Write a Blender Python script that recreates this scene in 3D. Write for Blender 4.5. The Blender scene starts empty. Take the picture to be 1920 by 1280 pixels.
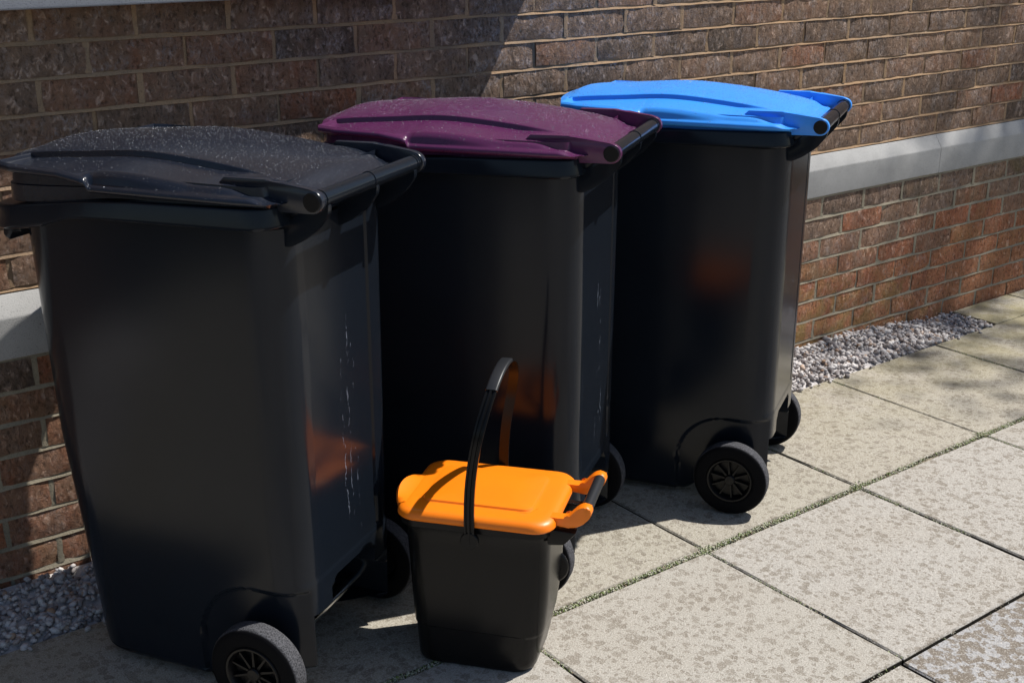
import bpy, bmesh, math, random
import numpy as np
from mathutils import Vector, Matrix, Euler, noise as mnoise

random.seed(7)
rng = np.random.default_rng(7)
D = bpy.data
scene = bpy.context.scene
COL = scene.collection

# ------------------------------------------------------------------ camera
cam_d = D.cameras.new('camera')
cam_d.sensor_width = 36.0
cam_d.sensor_fit = 'HORIZONTAL'
cam_d.lens = 2296.67 / 1920 * 36
cam_d.clip_start = 0.05
cam_d.clip_end = 400
cam = D.objects.new('camera', cam_d)
COL.objects.link(cam)
cam.location = (0.0, -2.7453, 1.5066)
cam.rotation_euler = (1.2378, 0.0045, -0.6421)
scene.camera = cam

# ------------------------------------------------------------------ light
SUN = Vector((0.509, -0.166, 0.845)).normalized()
world = D.worlds.new('World')
scene.world = world
world.use_nodes = True
wn = world.node_tree
bg = wn.nodes['Background']
sky = wn.nodes.new('ShaderNodeTexSky')
sky.sky_type = 'NISHITA'
sky.sun_disc = False
sky.sun_elevation = math.asin(SUN.z)
sky.sun_rotation = math.atan2(SUN.x, SUN.y)
wn.links.new(sky.outputs[0], bg.inputs[0])
bg.inputs[1].default_value = 0.07
sun_d = D.lights.new('sun', 'SUN')
sun_d.energy = 4.4
sun_d.angle = math.radians(0.5)
sun_d.color = (1.0, 0.965, 0.91)
sun = D.objects.new('sun', sun_d)
COL.objects.link(sun)
sun.rotation_euler = SUN.to_track_quat('Z', 'Y').to_euler()

vs = scene.view_settings
vs.view_transform = 'Standard'
vs.look = 'None'
vs.exposure = 0.35
vs.gamma = 1.0
vs.use_curve_mapping = False


# ------------------------------------------------------------------ node helpers
class NT:
    def __init__(self, name):
        self.m = D.materials.new(name)
        self.m.use_nodes = True
        self.t = self.m.node_tree
        self.b = self.t.nodes['Principled BSDF']

    def n(self, typ, **kw):
        nd = self.t.nodes.new(typ)
        for k, v in kw.items():
            setattr(nd, k, v)
        return nd

    def l(self, a, b):
        self.t.links.new(a, b)

    def _in(self, sock, v):
        if hasattr(v, 'is_output') or isinstance(v, bpy.types.NodeSocket):
            self.l(v, sock)
        else:
            sock.default_value = v

    def noise(self, vec, scale, detail=4, rough=0.5, dist=0.0):
        nd = self.n('ShaderNodeTexNoise')
        self._in(nd.inputs['Vector'], vec)
        nd.inputs['Scale'].default_value = scale
        nd.inputs['Detail'].default_value = detail
        nd.inputs['Roughness'].default_value = rough
        nd.inputs['Distortion'].default_value = dist
        return nd.outputs['Fac']

    def voro(self, vec, scale, feature='F1', out='Distance', rnd=1.0):
        nd = self.n('ShaderNodeTexVoronoi', feature=feature)
        self._in(nd.inputs['Vector'], vec)
        nd.inputs['Scale'].default_value = scale
        nd.inputs['Randomness'].default_value = rnd
        return nd.outputs[out]

    def ramp(self, fac, stops, interp='LINEAR'):
        nd = self.n('ShaderNodeValToRGB')
        cr = nd.color_ramp
        cr.interpolation = interp
        while len(cr.elements) < len(stops):
            cr.elements.new(0.5)
        for e, (p, c) in zip(cr.elements, stops):
            e.position = p
            e.color = (c, c, c, 1) if isinstance(c, (int, float)) else (*c, 1)
        self._in(nd.inputs[0], fac)
        return nd.outputs[0]

    def mix(self, fac, a, b, mode='MIX'):
        nd = self.n('ShaderNodeMix', data_type='RGBA', blend_type=mode)
        self._in(nd.inputs[0], fac)
        for s, v in ((nd.inputs[6], a), (nd.inputs[7], b)):
            self._in(s, (*v, 1) if isinstance(v, tuple) and len(v) == 3 else v)
        return nd.outputs[2]

    def math(self, op, a, b=0.0, clamp=False):
        nd = self.n('ShaderNodeMath', operation=op, use_clamp=clamp)
        self._in(nd.inputs[0], a)
        self._in(nd.inputs[1], b)
        return nd.outputs[0]

    def vmath(self, op, a, b):
        nd = self.n('ShaderNodeVectorMath', operation=op)
        self._in(nd.inputs[0], a)
        self._in(nd.inputs[1], b)
        return nd.outputs[0]

    def smooth(self, v, a, b):
        nd = self.n('ShaderNodeMapRange', interpolation_type='SMOOTHSTEP')
        self._in(nd.inputs[0], v)
        nd.inputs[1].default_value = a
        nd.inputs[2].default_value = b
        return nd.outputs[0]

    def bump(self, h, dist, strength=1.0, prev=None):
        nd = self.n('ShaderNodeBump')
        nd.inputs['Strength'].default_value = strength
        nd.inputs['Distance'].default_value = dist
        self._in(nd.inputs['Height'], h)
        if prev is not None:
            self.l(prev, nd.inputs['Normal'])
        return nd.outputs[0]

    def objcoord(self, spread=37.0):
        tc = self.n('ShaderNodeTexCoord')
        oi = self.n('ShaderNodeObjectInfo')
        r = self.math('MULTIPLY', oi.outputs['Random'], spread)
        cv = self.n('ShaderNodeCombineXYZ')
        for i in range(3):
            self.l(r, cv.inputs[i])
        return self.vmath('ADD', tc.outputs['Object'], cv.outputs[0]), oi, tc

    def done(self, color=None, rough=0.5, normal=None, spec=None):
        if color is not None:
            self._in(self.b.inputs['Base Color'], (*color, 1) if isinstance(color, tuple) else color)
        self._in(self.b.inputs['Roughness'], rough)
        if normal is not None:
            self.l(normal, self.b.inputs['Normal'])
        if spec is not None:
            self._in(self.b.inputs['Specular IOR Level'], spec)
        return self.m


# ------------------------------------------------------------------ materials
def mat_brick():
    t = NT('brick')
    v, oi, tc = t.objcoord()
    sep = t.n('ShaderNodeSeparateColor')
    t.l(oi.outputs['Color'], sep.inputs[0])
    tone, bloom, algae = sep.outputs[0], sep.outputs[1], sep.outputs[2]
    vx = t.vmath('MULTIPLY', v, (1.0, 1.0, 0.62))
    band = t.noise(t.vmath('MULTIPLY', v, (1.0, 1.0, 0.12)), 16, 3, 0.6)
    mid = t.noise(vx, 30, 5, 0.65)
    fine = t.noise(vx, 150, 5, 0.75)
    crack = t.voro(vx, 85)
    crust = t.noise(t.vmath('MULTIPLY', v, (1.0, 1.0, 0.7)), 55, 6, 0.78, 0.7)
    tt = t.math('ADD', tone, t.math('MULTIPLY', t.math('SUBTRACT', band, 0.5), 0.6))
    tt = t.math('ADD', tt, t.math('MULTIPLY', t.math('SUBTRACT', mid, 0.5), 0.5), clamp=True)
    base = t.ramp(tt, [(0.0, (0.20, 0.142, 0.108)), (0.3, (0.42, 0.27, 0.185)), (0.55, (0.45, 0.24, 0.15)),
                       (0.8, (0.56, 0.21, 0.11)), (1.0, (0.64, 0.28, 0.14))])
    # pale bloom on the raised skin
    bl = t.smooth(t.noise(v, 22, 5, 0.7), 0.42, 0.70)
    bl = t.math('MULTIPLY', bl, t.math('MULTIPLY', bloom, t.smooth(fine, 0.40, 0.60)))
    base = t.mix(bl, base, (0.55, 0.47, 0.45))
    # dark pits
    pit = t.smooth(t.math('ADD', fine, t.math('MULTIPLY', crack, 0.5)), 0.72, 0.52)
    base = t.mix(t.math('MULTIPLY', pit, 0.5), base, (0.022, 0.017, 0.016))
    base = t.mix(t.math('MULTIPLY', t.smooth(crust, 0.52, 0.66), 0.5), base, (0.62, 0.47, 0.38))  # raised crust lightened: relief highlights painted into the colour
    hole = t.smooth(crust, 0.45, 0.33)
    base = t.mix(t.math('MULTIPLY', hole, 0.65), base, (0.035, 0.025, 0.022))
    al = t.math('MULTIPLY', algae, t.smooth(t.noise(v, 14, 4, 0.6), 0.38, 0.62))
    base = t.mix(t.math('MULTIPLY', al, 0.75), base, (0.40, 0.30, 0.09))
    h = t.math('ADD', t.math('MULTIPLY', fine, 0.55), t.math('MULTIPLY', crack, 0.55))
    h = t.math('ADD', h, t.math('MULTIPLY', mid, 0.6))
    h = t.math('ADD', h, t.math('MULTIPLY', t.smooth(crust, 0.35, 0.62), 0.75))
    rel = t.math('ADD', 0.45, t.math('MULTIPLY', t.noise(v, 9, 2), 0.9))
    h = t.math('MULTIPLY', h, rel)
    nb = t.bump(h, 0.0095, 1.0)
    return t.done(base, 0.85, nb, 0.25)


def mat_mortar(name, c1, c2, dark):
    t = NT(name)
    tc = t.n('ShaderNodeTexCoord')
    v = tc.outputs['Object']
    n1 = t.noise(v, 7, 4, 0.6)
    n2 = t.noise(v, 260, 3, 0.7)
    c = t.mix(t.smooth(n1, 0.35, 0.65), c1, c2)
    c = t.mix(t.math('MULTIPLY', t.smooth(t.noise(v, 3.1, 3, 0.6), 0.52, 0.7), 0.75), c, dark)
    c = t.mix(t.math('MULTIPLY', t.smooth(n2, 0.5, 0.35), 0.35), c, (0.08, 0.06, 0.045))
    return t.done(c, 0.9, t.bump(n2, 0.0015, 0.9), 0.2)


def mat_stone(name, col, pit=0.5, stain=(0.19, 0.17, 0.14)):
    t = NT(name)
    tc = t.n('ShaderNodeTexCoord')
    v = tc.outputs['Object']
    f = t.noise(v, 340, 3, 0.6)
    big = t.noise(v, 5, 4, 0.6)
    c = t.mix(t.smooth(big, 0.4, 0.75), col, tuple(x * 0.78 for x in col))
    c = t.mix(t.math('MULTIPLY', t.smooth(f, 0.44, 0.34), pit), c, tuple(x * 0.4 for x in col))
    st = t.noise(t.vmath('MULTIPLY', v, (1, 1, 0.25)), 9, 5, 0.7)
    c = t.mix(t.math('MULTIPLY', t.smooth(st, 0.6, 0.78), 0.6), c, stain)
    sp = t.voro(v, 32)
    c = t.mix(t.math('MULTIPLY', t.smooth(sp, 0.06, 0.03), 0.7), c, (0.09, 0.07, 0.05))
    return t.done(c, 0.9, t.bump(f, 0.0011, 0.8), 0.25)


def mat_slab():
    t = NT('paving_slab')
    v, oi, tc = t.objcoord(11.0)
    geo = t.n('ShaderNodeNewGeometry')
    pos = geo.outputs['Position']
    sep = t.n('ShaderNodeSeparateColor')
    t.l(oi.outputs['Color'], sep.inputs[0])
    wet, warm = sep.outputs[0], sep.outputs[1]
    fine = t.noise(v, 300, 3, 0.7)
    midn = t.noise(v, 130, 4, 0.65)
    big = t.noise(v, 4, 4, 0.6)
    base = t.mix(warm, (0.42, 0.395, 0.36), (0.402, 0.37, 0.306))
    base = t.mix(t.math('MULTIPLY', t.smooth(big, 0.4, 0.7), 0.35), base, (0.36, 0.32, 0.265))
    base = t.mix(t.math('MULTIPLY', wet, 0.8), base, (0.36, 0.365, 0.385))  # greyer wet slabs, with some soft shade painted into the base
    # blotches: dull brown spots of 8 to 25 mm, crowded on some slabs
    wv = t.n('ShaderNodeTexNoise')
    t.l(v, wv.inputs['Vector'])
    wv.inputs['Scale'].default_value = 95
    wv.inputs['Detail'].default_value = 2
    vv = t.vmath('ADD', v, t.vmath('MULTIPLY', wv.outputs['Color'], (0.016, 0.016, 0.0)))
    def spots(scale, share, rad, vec):
        vo = t.n('ShaderNodeTexVoronoi')
        t.l(vec, vo.inputs['Vector'])
        vo.inputs['Scale'].default_value = scale
        sc_ = t.n('ShaderNodeSeparateColor')
        t.l(vo.outputs['Color'], sc_.inputs[0])
        r_ = t.math('MULTIPLY', t.smooth(sc_.outputs[0], share, share + 0.4), rad)
        return t.smooth(t.math('SUBTRACT', vo.outputs['Distance'], r_), 0.02, -0.10), sc_.outputs[1]
    s1, tone1 = spots(46, 0.30, 0.54, vv)
    s2, tone2 = spots(88, 0.42, 0.50, t.vmath('ADD', vv, (0.3, 0.7, 0.1)))
    b1 = t.noise(v, 46, 3, 0.5, 0.2)
    sh = t.math('MULTIPLY', wet, 0.075)
    m1 = t.math('MULTIPLY', t.smooth(t.math('ADD', b1, sh), 0.56, 0.60), wet)
    mm = t.math('MAXIMUM', t.math('MULTIPLY', s1, t.math('ADD', 0.55, t.math('MULTIPLY', tone1, 0.45))), t.math('MULTIPLY', s2, 0.75))
    mm = t.math('MAXIMUM', mm, m1)
    spot = t.mix(wet, (0.195, 0.165, 0.128), (0.165, 0.132, 0.098))
    base = t.mix(t.math('MULTIPLY', mm, t.math('ADD', 0.78, t.math('MULTIPLY', wet, 0.2))), base, spot)
    base = t.mix(t.math('MULTIPLY', t.smooth(midn, 0.47, 0.33), 0.35), base, (0.25, 0.215, 0.17))
    base = t.mix(t.math('MULTIPLY', t.smooth(fine, 0.53, 0.64), 0.6), base, (0.60, 0.57, 0.52))
    base = t.mix(t.math('MULTIPLY', t.smooth(fine, 0.46, 0.36), 0.65), base, (0.17, 0.145, 0.115))
    # green algae film, thicker by the wall
    sx = t.n('ShaderNodeSeparateXYZ')
    t.l(pos, sx.inputs[0])
    near = t.smooth(sx.outputs[1], -0.95, -0.22)
    far = t.smooth(sx.outputs[0], 2.6, 4.6)
    alg = t.math('MULTIPLY', near, t.math('ADD', 0.25, t.math('MULTIPLY', far, 0.6)))
    alg = t.math('MULTIPLY', alg, t.smooth(t.noise(pos, 6, 5, 0.65), 0.30, 0.62))
    base = t.mix(t.math('MULTIPLY', alg, 0.75), base, (0.27, 0.235, 0.10))
    so_ = t.n('ShaderNodeSeparateXYZ')
    t.l(t.n('ShaderNodeTexCoord').outputs['Object'], so_.inputs[0])
    base = t.mix(t.smooth(so_.outputs[2], -0.0025, -0.0060), base, (0.030, 0.026, 0.018))
    h = t.math('ADD', t.math('MULTIPLY', midn, 0.6), t.math('MULTIPLY', fine, 0.45))
    h = t.math('SUBTRACT', h, t.math('MULTIPLY', mm, 0.12))
    return t.done(base, 0.88, t.bump(h, 0.0038, 1.0), 0.25)


def mat_plastic(name, col, rough, scratch=False, grain=0.00012, spec=0.5, dust=0.0):
    t = NT(name)
    tc = t.n('ShaderNodeTexCoord')
    v = tc.outputs['Object']
    n1 = t.noise(v, 900, 2, 0.5)
    n2 = t.noise(v, 6, 4, 0.6)
    c = t.mix(t.math('MULTIPLY', t.smooth(n2, 0.4, 0.7), 0.5), col, tuple(x * 0.82 for x in col))
    r = t.math('ADD', rough, t.math('MULTIPLY', t.math('SUBTRACT', n2, 0.5), 0.12))
    if dust:
        nd = t.smooth(t.noise(v, 13, 5, 0.7), 0.45, 0.8)
        c = t.mix(t.math('MULTIPLY', nd, dust), c, (0.20, 0.19, 0.18))
    if scratch:
        # pale vertical run marks and scuffs on the back panel
        s = t.n('ShaderNodeSeparateXYZ')
        t.l(v, s.inputs[0])
        oi = t.n('ShaderNodeObjectInfo')
        rv = t.n('ShaderNodeCombineXYZ')
        for i_ in range(3):
            t.l(t.math('MULTIPLY', oi.outputs['Random'], 7.0 + i_), rv.inputs[i_])
        v = t.vmath('ADD', v, rv.outputs[0])
        wob = t.math('MULTIPLY', t.math('SUBTRACT', t.noise(v, 7, 5, 0.75), 0.5), 0.075)
        wob = t.math('ADD', wob, t.math('MULTIPLY', t.math('SUBTRACT', t.noise(v, 70, 3, 0.7), 0.5), 0.008))
        y = t.math('ADD', s.outputs[1], wob)
        run = None
        for y0, w in ((0.010, 0.0016), (0.034, 0.0013), (-0.012, 0.0011)):
            d = t.math('ABSOLUTE', t.math('SUBTRACT', y, y0))
            m = t.smooth(d, w * 1.6, w * 0.2)
            run = m if run is None else t.math('MAXIMUM', run, m)
        brk = t.smooth(t.noise(t.vmath('MULTIPLY', v, (2, 5, 1)), 9, 5, 0.75), 0.53, 0.62)
        run = t.math('MULTIPLY', run, brk)
        scf = t.math('MULTIPLY', t.smooth(t.noise(t.vmath('MULTIPLY', v, (1, 2.4, 0.7)), 70, 4, 0.7), 0.69, 0.74),
                     t.smooth(t.math('ABSOLUTE', t.math('SUBTRACT', s.outputs[1], 0.015)), 0.05, 0.01))
        run = t.math('MAXIMUM', run, t.math('MULTIPLY', scf, 0.8))
        run = t.math('MULTIPLY', run, t.smooth(s.outputs[0], 0.055, 0.075))
        run = t.math('MULTIPLY', run, t.smooth(s.outputs[2], 0.27, 0.33))
        run = t.math('MULTIPLY', run, t.smooth(s.outputs[2], 0.80, 0.72))
        c = t.mix(t.math('MULTIPLY', run, 0.6), c, (0.26, 0.29, 0.36))
    return t.done(c, r, t.bump(n1, grain, 0.5), spec)


def mat_rubber():
    t = NT('tyre_rubber')
    tc = t.n('ShaderNodeTexCoord')
    v = tc.outputs['Object']
    n = t.noise(v, 340, 5, 0.75)
    s = t.n('ShaderNodeSeparateXYZ')
    t.l(v, s.inputs[0])
    rr = t.math('SQRT', t.math('ADD', t.math('POWER', s.outputs[0], 2.0), t.math('POWER', s.outputs[2], 2.0)))
    tread = t.smooth(rr, 0.0955, 0.099)
    c = t.mix(t.math('MULTIPLY', t.math('MULTIPLY', tread, t.smooth(n, 0.3, 0.7)), 0.9), (0.0065, 0.0065, 0.0075), (0.15, 0.15, 0.163))
    return t.done(c, 0.7, t.bump(n, 0.0008, 0.6), 0.05)


def mat_gravel():
    t = NT('gravel')
    geo = t.n('ShaderNodeNewGeometry')
    tc = t.n('ShaderNodeTexCoord')
    r = geo.outputs['Random Per Island']
    c = t.ramp(r, [(0.0, (0.24, 0.215, 0.21)), (0.2, (0.37, 0.34, 0.335)), (0.45, (0.48, 0.45, 0.44)), (0.7, (0.58, 0.55, 0.535)),
                   (0.88, (0.64, 0.61, 0.59)), (0.94, (0.42, 0.27, 0.17)), (1.0, (0.35, 0.33, 0.34))])
    n = t.noise(tc.outputs['Object'], 210, 4, 0.7)
    c = t.mix(t.math('MULTIPLY', t.smooth(n, 0.5, 0.3), 0.5), c, (0.12, 0.10, 0.10))
    return t.done(c, 0.8, t.bump(n, 0.0015, 0.7), 0.3)


def mat_moss():
    t = NT('moss')
    geo = t.n('ShaderNodeNewGeometry')
    r = geo.outputs['Random Per Island']
    c = t.ramp(r, [(0.0, (0.08, 0.10, 0.04)), (0.12, (0.17, 0.22, 0.07)), (0.26, (0.32, 0.36, 0.18)), (0.45, (0.42, 0.44, 0.31)),
                   (0.66, (0.50, 0.49, 0.40)), (0.80, (0.52, 0.49, 0.42)), (0.90, (0.24, 0.18, 0.12)), (1.0, (0.46, 0.41, 0.33))])
    return t.done(c, 0.9, None, 0.15)


def mat_soil():
    t = NT('joint_soil')
    geo = t.n('ShaderNodeNewGeometry')
    n = t.noise(geo.outputs['Position'], 160, 4, 0.7)
    n2 = t.noise(geo.outputs['Position'], 11, 3, 0.6)
    c = t.ramp(n, [(0.3, (0.010, 0.008, 0.006)), (0.55, (0.03, 0.024, 0.018)), (0.75, (0.08, 0.066, 0.05))])
    c = t.mix(t.math('MULTIPLY', t.smooth(n2, 0.5, 0.7), 0.5), c, (0.05, 0.065, 0.02))
    return t.done(c, 0.95, t.bump(n, 0.003, 0.8), 0.1)


def mat_water():
    t = NT('water_drop')
    t.b.inputs['Base Color'].default_value = (0.9, 0.93, 1.0, 1)
    t.b.inputs['Roughness'].default_value = 0.12
    t.b.inputs['IOR'].default_value = 1.45
    t.b.inputs['Transmission Weight'].default_value = 0.86
    return t.m


def mat_metal():
    t = NT('galvanised_steel')
    tc = t.n('ShaderNodeTexCoord')
    n = t.noise(tc.outputs['Object'], 60, 4, 0.7)
    c = t.ramp(n, [(0.3, (0.55, 0.57, 0.59)), (0.7, (0.78, 0.80, 0.81))])
    t.b.inputs['Metallic'].default_value = 1.0
    return t.done(c, 0.2)


def mat_leaf():
    t = NT('leaf')
    geo = t.n('ShaderNodeNewGeometry')
    c = t.ramp(geo.outputs['Random Per Island'], [(0, (0.035, 0.07, 0.018)), (1, (0.08, 0.12, 0.03))])
    return t.done(c, 0.6)


def mat_bark():
    t = NT('bark')
    tc = t.n('ShaderNodeTexCoord')
    n = t.noise(tc.outputs['Object'], 20, 5, 0.7)
    c = t.ramp(n, [(0.3, (0.05, 0.038, 0.028)), (0.7, (0.14, 0.11, 0.085))])
    return t.done(c, 0.9, t.bump(n, 0.01))


M = dict(
    brick=mat_brick(),
    mortar_up=mat_mortar('tan_mortar', (0.42, 0.27, 0.155), (0.36, 0.25, 0.16), (0.17, 0.135, 0.105)),
    mortar_low=mat_mortar('grey_mortar', (0.30, 0.265, 0.20), (0.36, 0.31, 0.225), (0.23, 0.20, 0.145)),
    band=mat_stone('cast_stone', (0.43, 0.425, 0.415)),
    sill=mat_stone('sill_stone', (0.36, 0.37, 0.40), 0.7),
    slab=mat_slab(),
    dark=mat_plastic('dark_bin_plastic', (0.0085, 0.0118, 0.0178), 0.15, scratch=True, spec=0.25),
    darklid=mat_plastic('dark_lid_plastic', (0.0115, 0.015, 0.025), 0.24, dust=0.03, spec=0.5),
    purple=mat_plastic('purple_plastic', (0.090, 0.019, 0.074), 0.27, dust=0.015),
    blue=mat_plastic('blue_plastic', (0.042, 0.31, 0.93), 0.34, dust=0.01),
    black=mat_plastic('black_plastic', (0.006, 0.006, 0.007), 0.35, spec=0.25),
    caddy=mat_plastic('caddy_plastic', (0.007, 0.007, 0.0072), 0.24, spec=0.2),
    orange=mat_plastic('orange_plastic', (0.97, 0.225, 0.004), 0.38),
    grip=mat_plastic('grip_plastic', (0.014, 0.015, 0.018), 0.42),
    rubber=mat_rubber(),
    gravel=mat_gravel(), moss=mat_moss(), soil=mat_soil(), water=mat_water(), metal=mat_metal(),
    leaf=mat_leaf(), bark=mat_bark(),
)


# ------------------------------------------------------------------ object helpers
def link(name, me, parent=None, mat=None, smooth=None):
    if mat is not None and not me.materials:
        me.materials.append(mat)
    if smooth is not None:
        me.polygons.foreach_set('use_smooth', [True] * len(me.polygons))
        me.set_sharp_from_angle(angle=math.radians(smooth))
    o = D.objects.new(name, me)
    COL.objects.link(o)
    if parent is not None:
        o.parent = parent
    return o


def mesh_from(name, verts, faces):
    me = D.meshes.new(name)
    me.from_pydata([tuple(map(float, v)) for v in verts], [], faces)
    me.validate()
    me.update()
    return me


def bm_mesh(name, bm, normals=True):
    if normals:
        bmesh.ops.recalc_face_normals(bm, faces=bm.faces)
    me = D.meshes.new(name)
    bm.to_mesh(me)
    bm.free()
    return me


def thing(name, label, cat, loc=(0, 0, 0), rotz=0.0, scale=1.0, group=None):
    o = D.objects.new(name, None)
    o.empty_display_size = 0.1
    COL.objects.link(o)
    o.location = loc
    o.rotation_euler = (0, 0, rotz)
    o.scale = (scale,) * 3
    o['label'] = label
    o['category'] = cat
    if group:
        o['group'] = group
    return o


def tag(o, label=None, cat=None, group=None, kind=None):
    for k, v in (('label', label), ('category', cat), ('group', group), ('kind', kind)):
        if v:
            o[k] = v
    return o


def crisp(o):
    m = o.modifiers.new('weighted_normal', 'WEIGHTED_NORMAL')
    m.keep_sharp = True
    m.weight = 80
    return o


def sstep(a, b, x):
    if a == b:
        return 1.0 if x >= a else 0.0
    t = min(1.0, max(0.0, (x - a) / (b - a)))
    return t * t * (3 - 2 * t)


def interp(x, pts):
    xs = [p[0] for p in pts]
    ys = [p[1] for p in pts]
    return float(np.interp(x, xs, ys))


def spline(pts):
    """smooth interpolation through points (Catmull-Rom on a non-uniform grid, via cubic Hermite)"""
    xs = np.array([p[0] for p in pts]); ys = np.array([p[1] for p in pts])
    d = np.gradient(ys, xs)
    def f(x):
        x = min(max(x, xs[0]), xs[-1])
        i = min(int(np.searchsorted(xs, x, side='right')) - 1, len(xs) - 2)
        h = xs[i + 1] - xs[i]; t = (x - xs[i]) / h
        return float((2*t**3-3*t*t+1)*ys[i]+(t**3-2*t*t+t)*h*d[i]+(-2*t**3+3*t*t)*ys[i+1]+(t**3-t*t)*h*d[i+1])
    return f


def round_poly(pts, r, seg=4, closed=False):
    """2-D polyline with rounded corners; r: one radius or one per point"""
    n = len(pts)
    out = []
    rs = r if isinstance(r, (list, tuple)) else [r] * n
    for i in range(n):
        p = np.array(pts[i], float)
        if (not closed and i in (0, n - 1)) or rs[i] <= 0:
            out.append(tuple(p))
            continue
        a = np.array(pts[i - 1], float); b = np.array(pts[(i + 1) % n], float)
        la = np.linalg.norm(a - p); lb = np.linalg.norm(b - p)
        k = min(rs[i], la * 0.49, lb * 0.49)
        pa = p + (a - p) / la * k; pb = p + (b - p) / lb * k
        for s in range(seg + 1):
            t = s / seg
            out.append(tuple((1 - t) ** 2 * pa + 2 * t * (1 - t) * p + t * t * pb))
    return out


def rrect(x0, x1, w, r0, r1, seg=8, dx=0.02, dyb=0.02, dyf=0.02):
    """rounded rectangle loop in xy, counter-clockwise from the back (+x) near (-y) end; half width w"""
    L = []
    def line(a, b, d):
        n = max(1, int(round(math.dist(a, b) / d)))
        for i in range(n):
            t = i / n
            L.append((a[0] + (b[0] - a[0]) * t, a[1] + (b[1] - a[1]) * t))
    def arc(cx, cy, r, a0, a1):
        for i in range(seg):
            a = a0 + (a1 - a0) * i / seg
            L.append((cx + r * math.cos(a), cy + r * math.sin(a)))
    line((x1, -w + r1), (x1, w - r1), dyb)
    arc(x1 - r1, w - r1, r1, 0, math.pi / 2)
    line((x1 - r1, w), (x0 + r0, w), dx)
    arc(x0 + r0, w - r0, r0, math.pi / 2, math.pi)
    line((x0, w - r0), (x0, -w + r0), dyf)
    arc(x0 + r0, -w + r0, r0, math.pi, 1.5 * math.pi)
    line((x0 + r0, -w), (x1 - r1, -w), dx)
    arc(x1 - r1, -w + r1, r1, 1.5 * math.pi, 2 * math.pi)
    return L


def loft(rings, close_u=True, cap0=False, cap1=False):
    n = len(rings[0])
    V = [p for r in rings for p in r]
    F = []
    for k in range(len(rings) - 1):
        for i in range(n if close_u else n - 1):
            j = (i + 1) % n
            F.append((k * n + i, k * n + j, (k + 1) * n + j, (k + 1) * n + i))
    if cap0:
        F.append(tuple(reversed(range(n))))
    if cap1:
        F.append(tuple(range((len(rings) - 1) * n, len(rings) * n)))
    return V, F


def lathe_y(profile, seg=48):
    """revolve (r, y) profile about the y axis"""
    rings = []
    for r, y in profile:
        rings.append([(r * math.cos(2 * math.pi * i / seg), y, r * math.sin(2 * math.pi * i / seg)) for i in range(seg)])
    return loft(rings)


def prism_xz(pts, y0, y1, bevel=0.0):
    """extrude an xz polygon along y"""
    bm = bmesh.new()
    a = [bm.verts.new((x, y0, z)) for x, z in pts]
    b = [bm.verts.new((x, y1, z)) for x, z in pts]
    bm.faces.new(a)
    bm.faces.new(list(reversed(b)))
    n = len(pts)
    for i in range(n):
        bm.faces.new((a[i], b[i], b[(i + 1) % n], a[(i + 1) % n]))
    if bevel:
        es = [e for e in bm.edges if abs(e.verts[0].co.y - e.verts[1].co.y) < 1e-6]
        bmesh.ops.bevel(bm, geom=es, offset=bevel, segments=2, affect='EDGES', profile=0.5)
    return bm


def tube_bm(bm, pts, r, seg=12, cap=True):
    pts = [Vector(p) for p in pts]
    rs = r if isinstance(r, (list, tuple)) else [r] * len(pts)
    rings = []
    up = Vector((0, 0, 1))
    for i, p in enumerate(pts):
        d = (pts[min(i + 1, len(pts) - 1)] - pts[max(i - 1, 0)]).normalized()
        a = d.cross(up)
        if a.length < 1e-3:
            a = d.cross(Vector((1, 0, 0)))
        a.normalize()
        b = d.cross(a)
        rings.append([bm.verts.new(p + rs[i] * (a * math.cos(2 * math.pi * k / seg) + b * math.sin(2 * math.pi * k / seg))) for k in range(seg)])
    for i in range(len(rings) - 1):
        for k in range(seg):
            bm.faces.new((rings[i][k], rings[i][(k + 1) % seg], rings[i + 1][(k + 1) % seg], rings[i + 1][k]))
    if cap:
        bm.faces.new(rings[0])
        bm.faces.new(list(reversed(rings[-1])))


# ================================================================== GROUND
ground = link('ground', mesh_from('ground', [(-60, -60, -0.04), (60, -60, -0.04), (60, 30, -0.04), (-60, 30, -0.04)], [(0, 1, 2, 3)]), None, M['soil'])
ground['kind'] = 'structure'

GX, S, YG, YM = 2.0261, 0.601, -0.236, -0.835
pavement = link('pavement', mesh_from('pavement_bed', [(-4, -7, -0.034), (9, -7, -0.034), (9, -0.03, -0.034), (-4, -0.03, -0.034)], [(0, 1, 2, 3)]), None, M['soil'])
pavement['kind'] = 'structure'


def slab_mesh(lx, ly, seed):
    r = random.Random(seed)
    n = 5
    hx, hy, h = lx / 2, ly / 2, 0.045
    def ringpts(ins, z, jit):
        P = []
        for k, (a, b) in enumerate((((-hx, -hy), (hx, -hy)), ((hx, -hy), (hx, hy)), ((hx, hy), (-hx, hy)), ((-hx, hy), (-hx, -hy)))):
            for i in range(n):
                t = i / n
                x = a[0] + (b[0] - a[0]) * t; y = a[1] + (b[1] - a[1]) * t
                sx = 1 - ins / hx; sy = 1 - ins / hy
                x *= sx; y *= sy
                if jit:
                    x += r.uniform(-jit, jit); y += r.uniform(-jit, jit)
                P.append((x, y, z))
        return P
    rings = [ringpts(0, -h, 0), ringpts(0, -0.004, 0.0012), ringpts(0.0035, 0, 0.0012)]
    V, F = loft(rings, cap1=True)
    return mesh_from('paving_slab', V, F)


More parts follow.
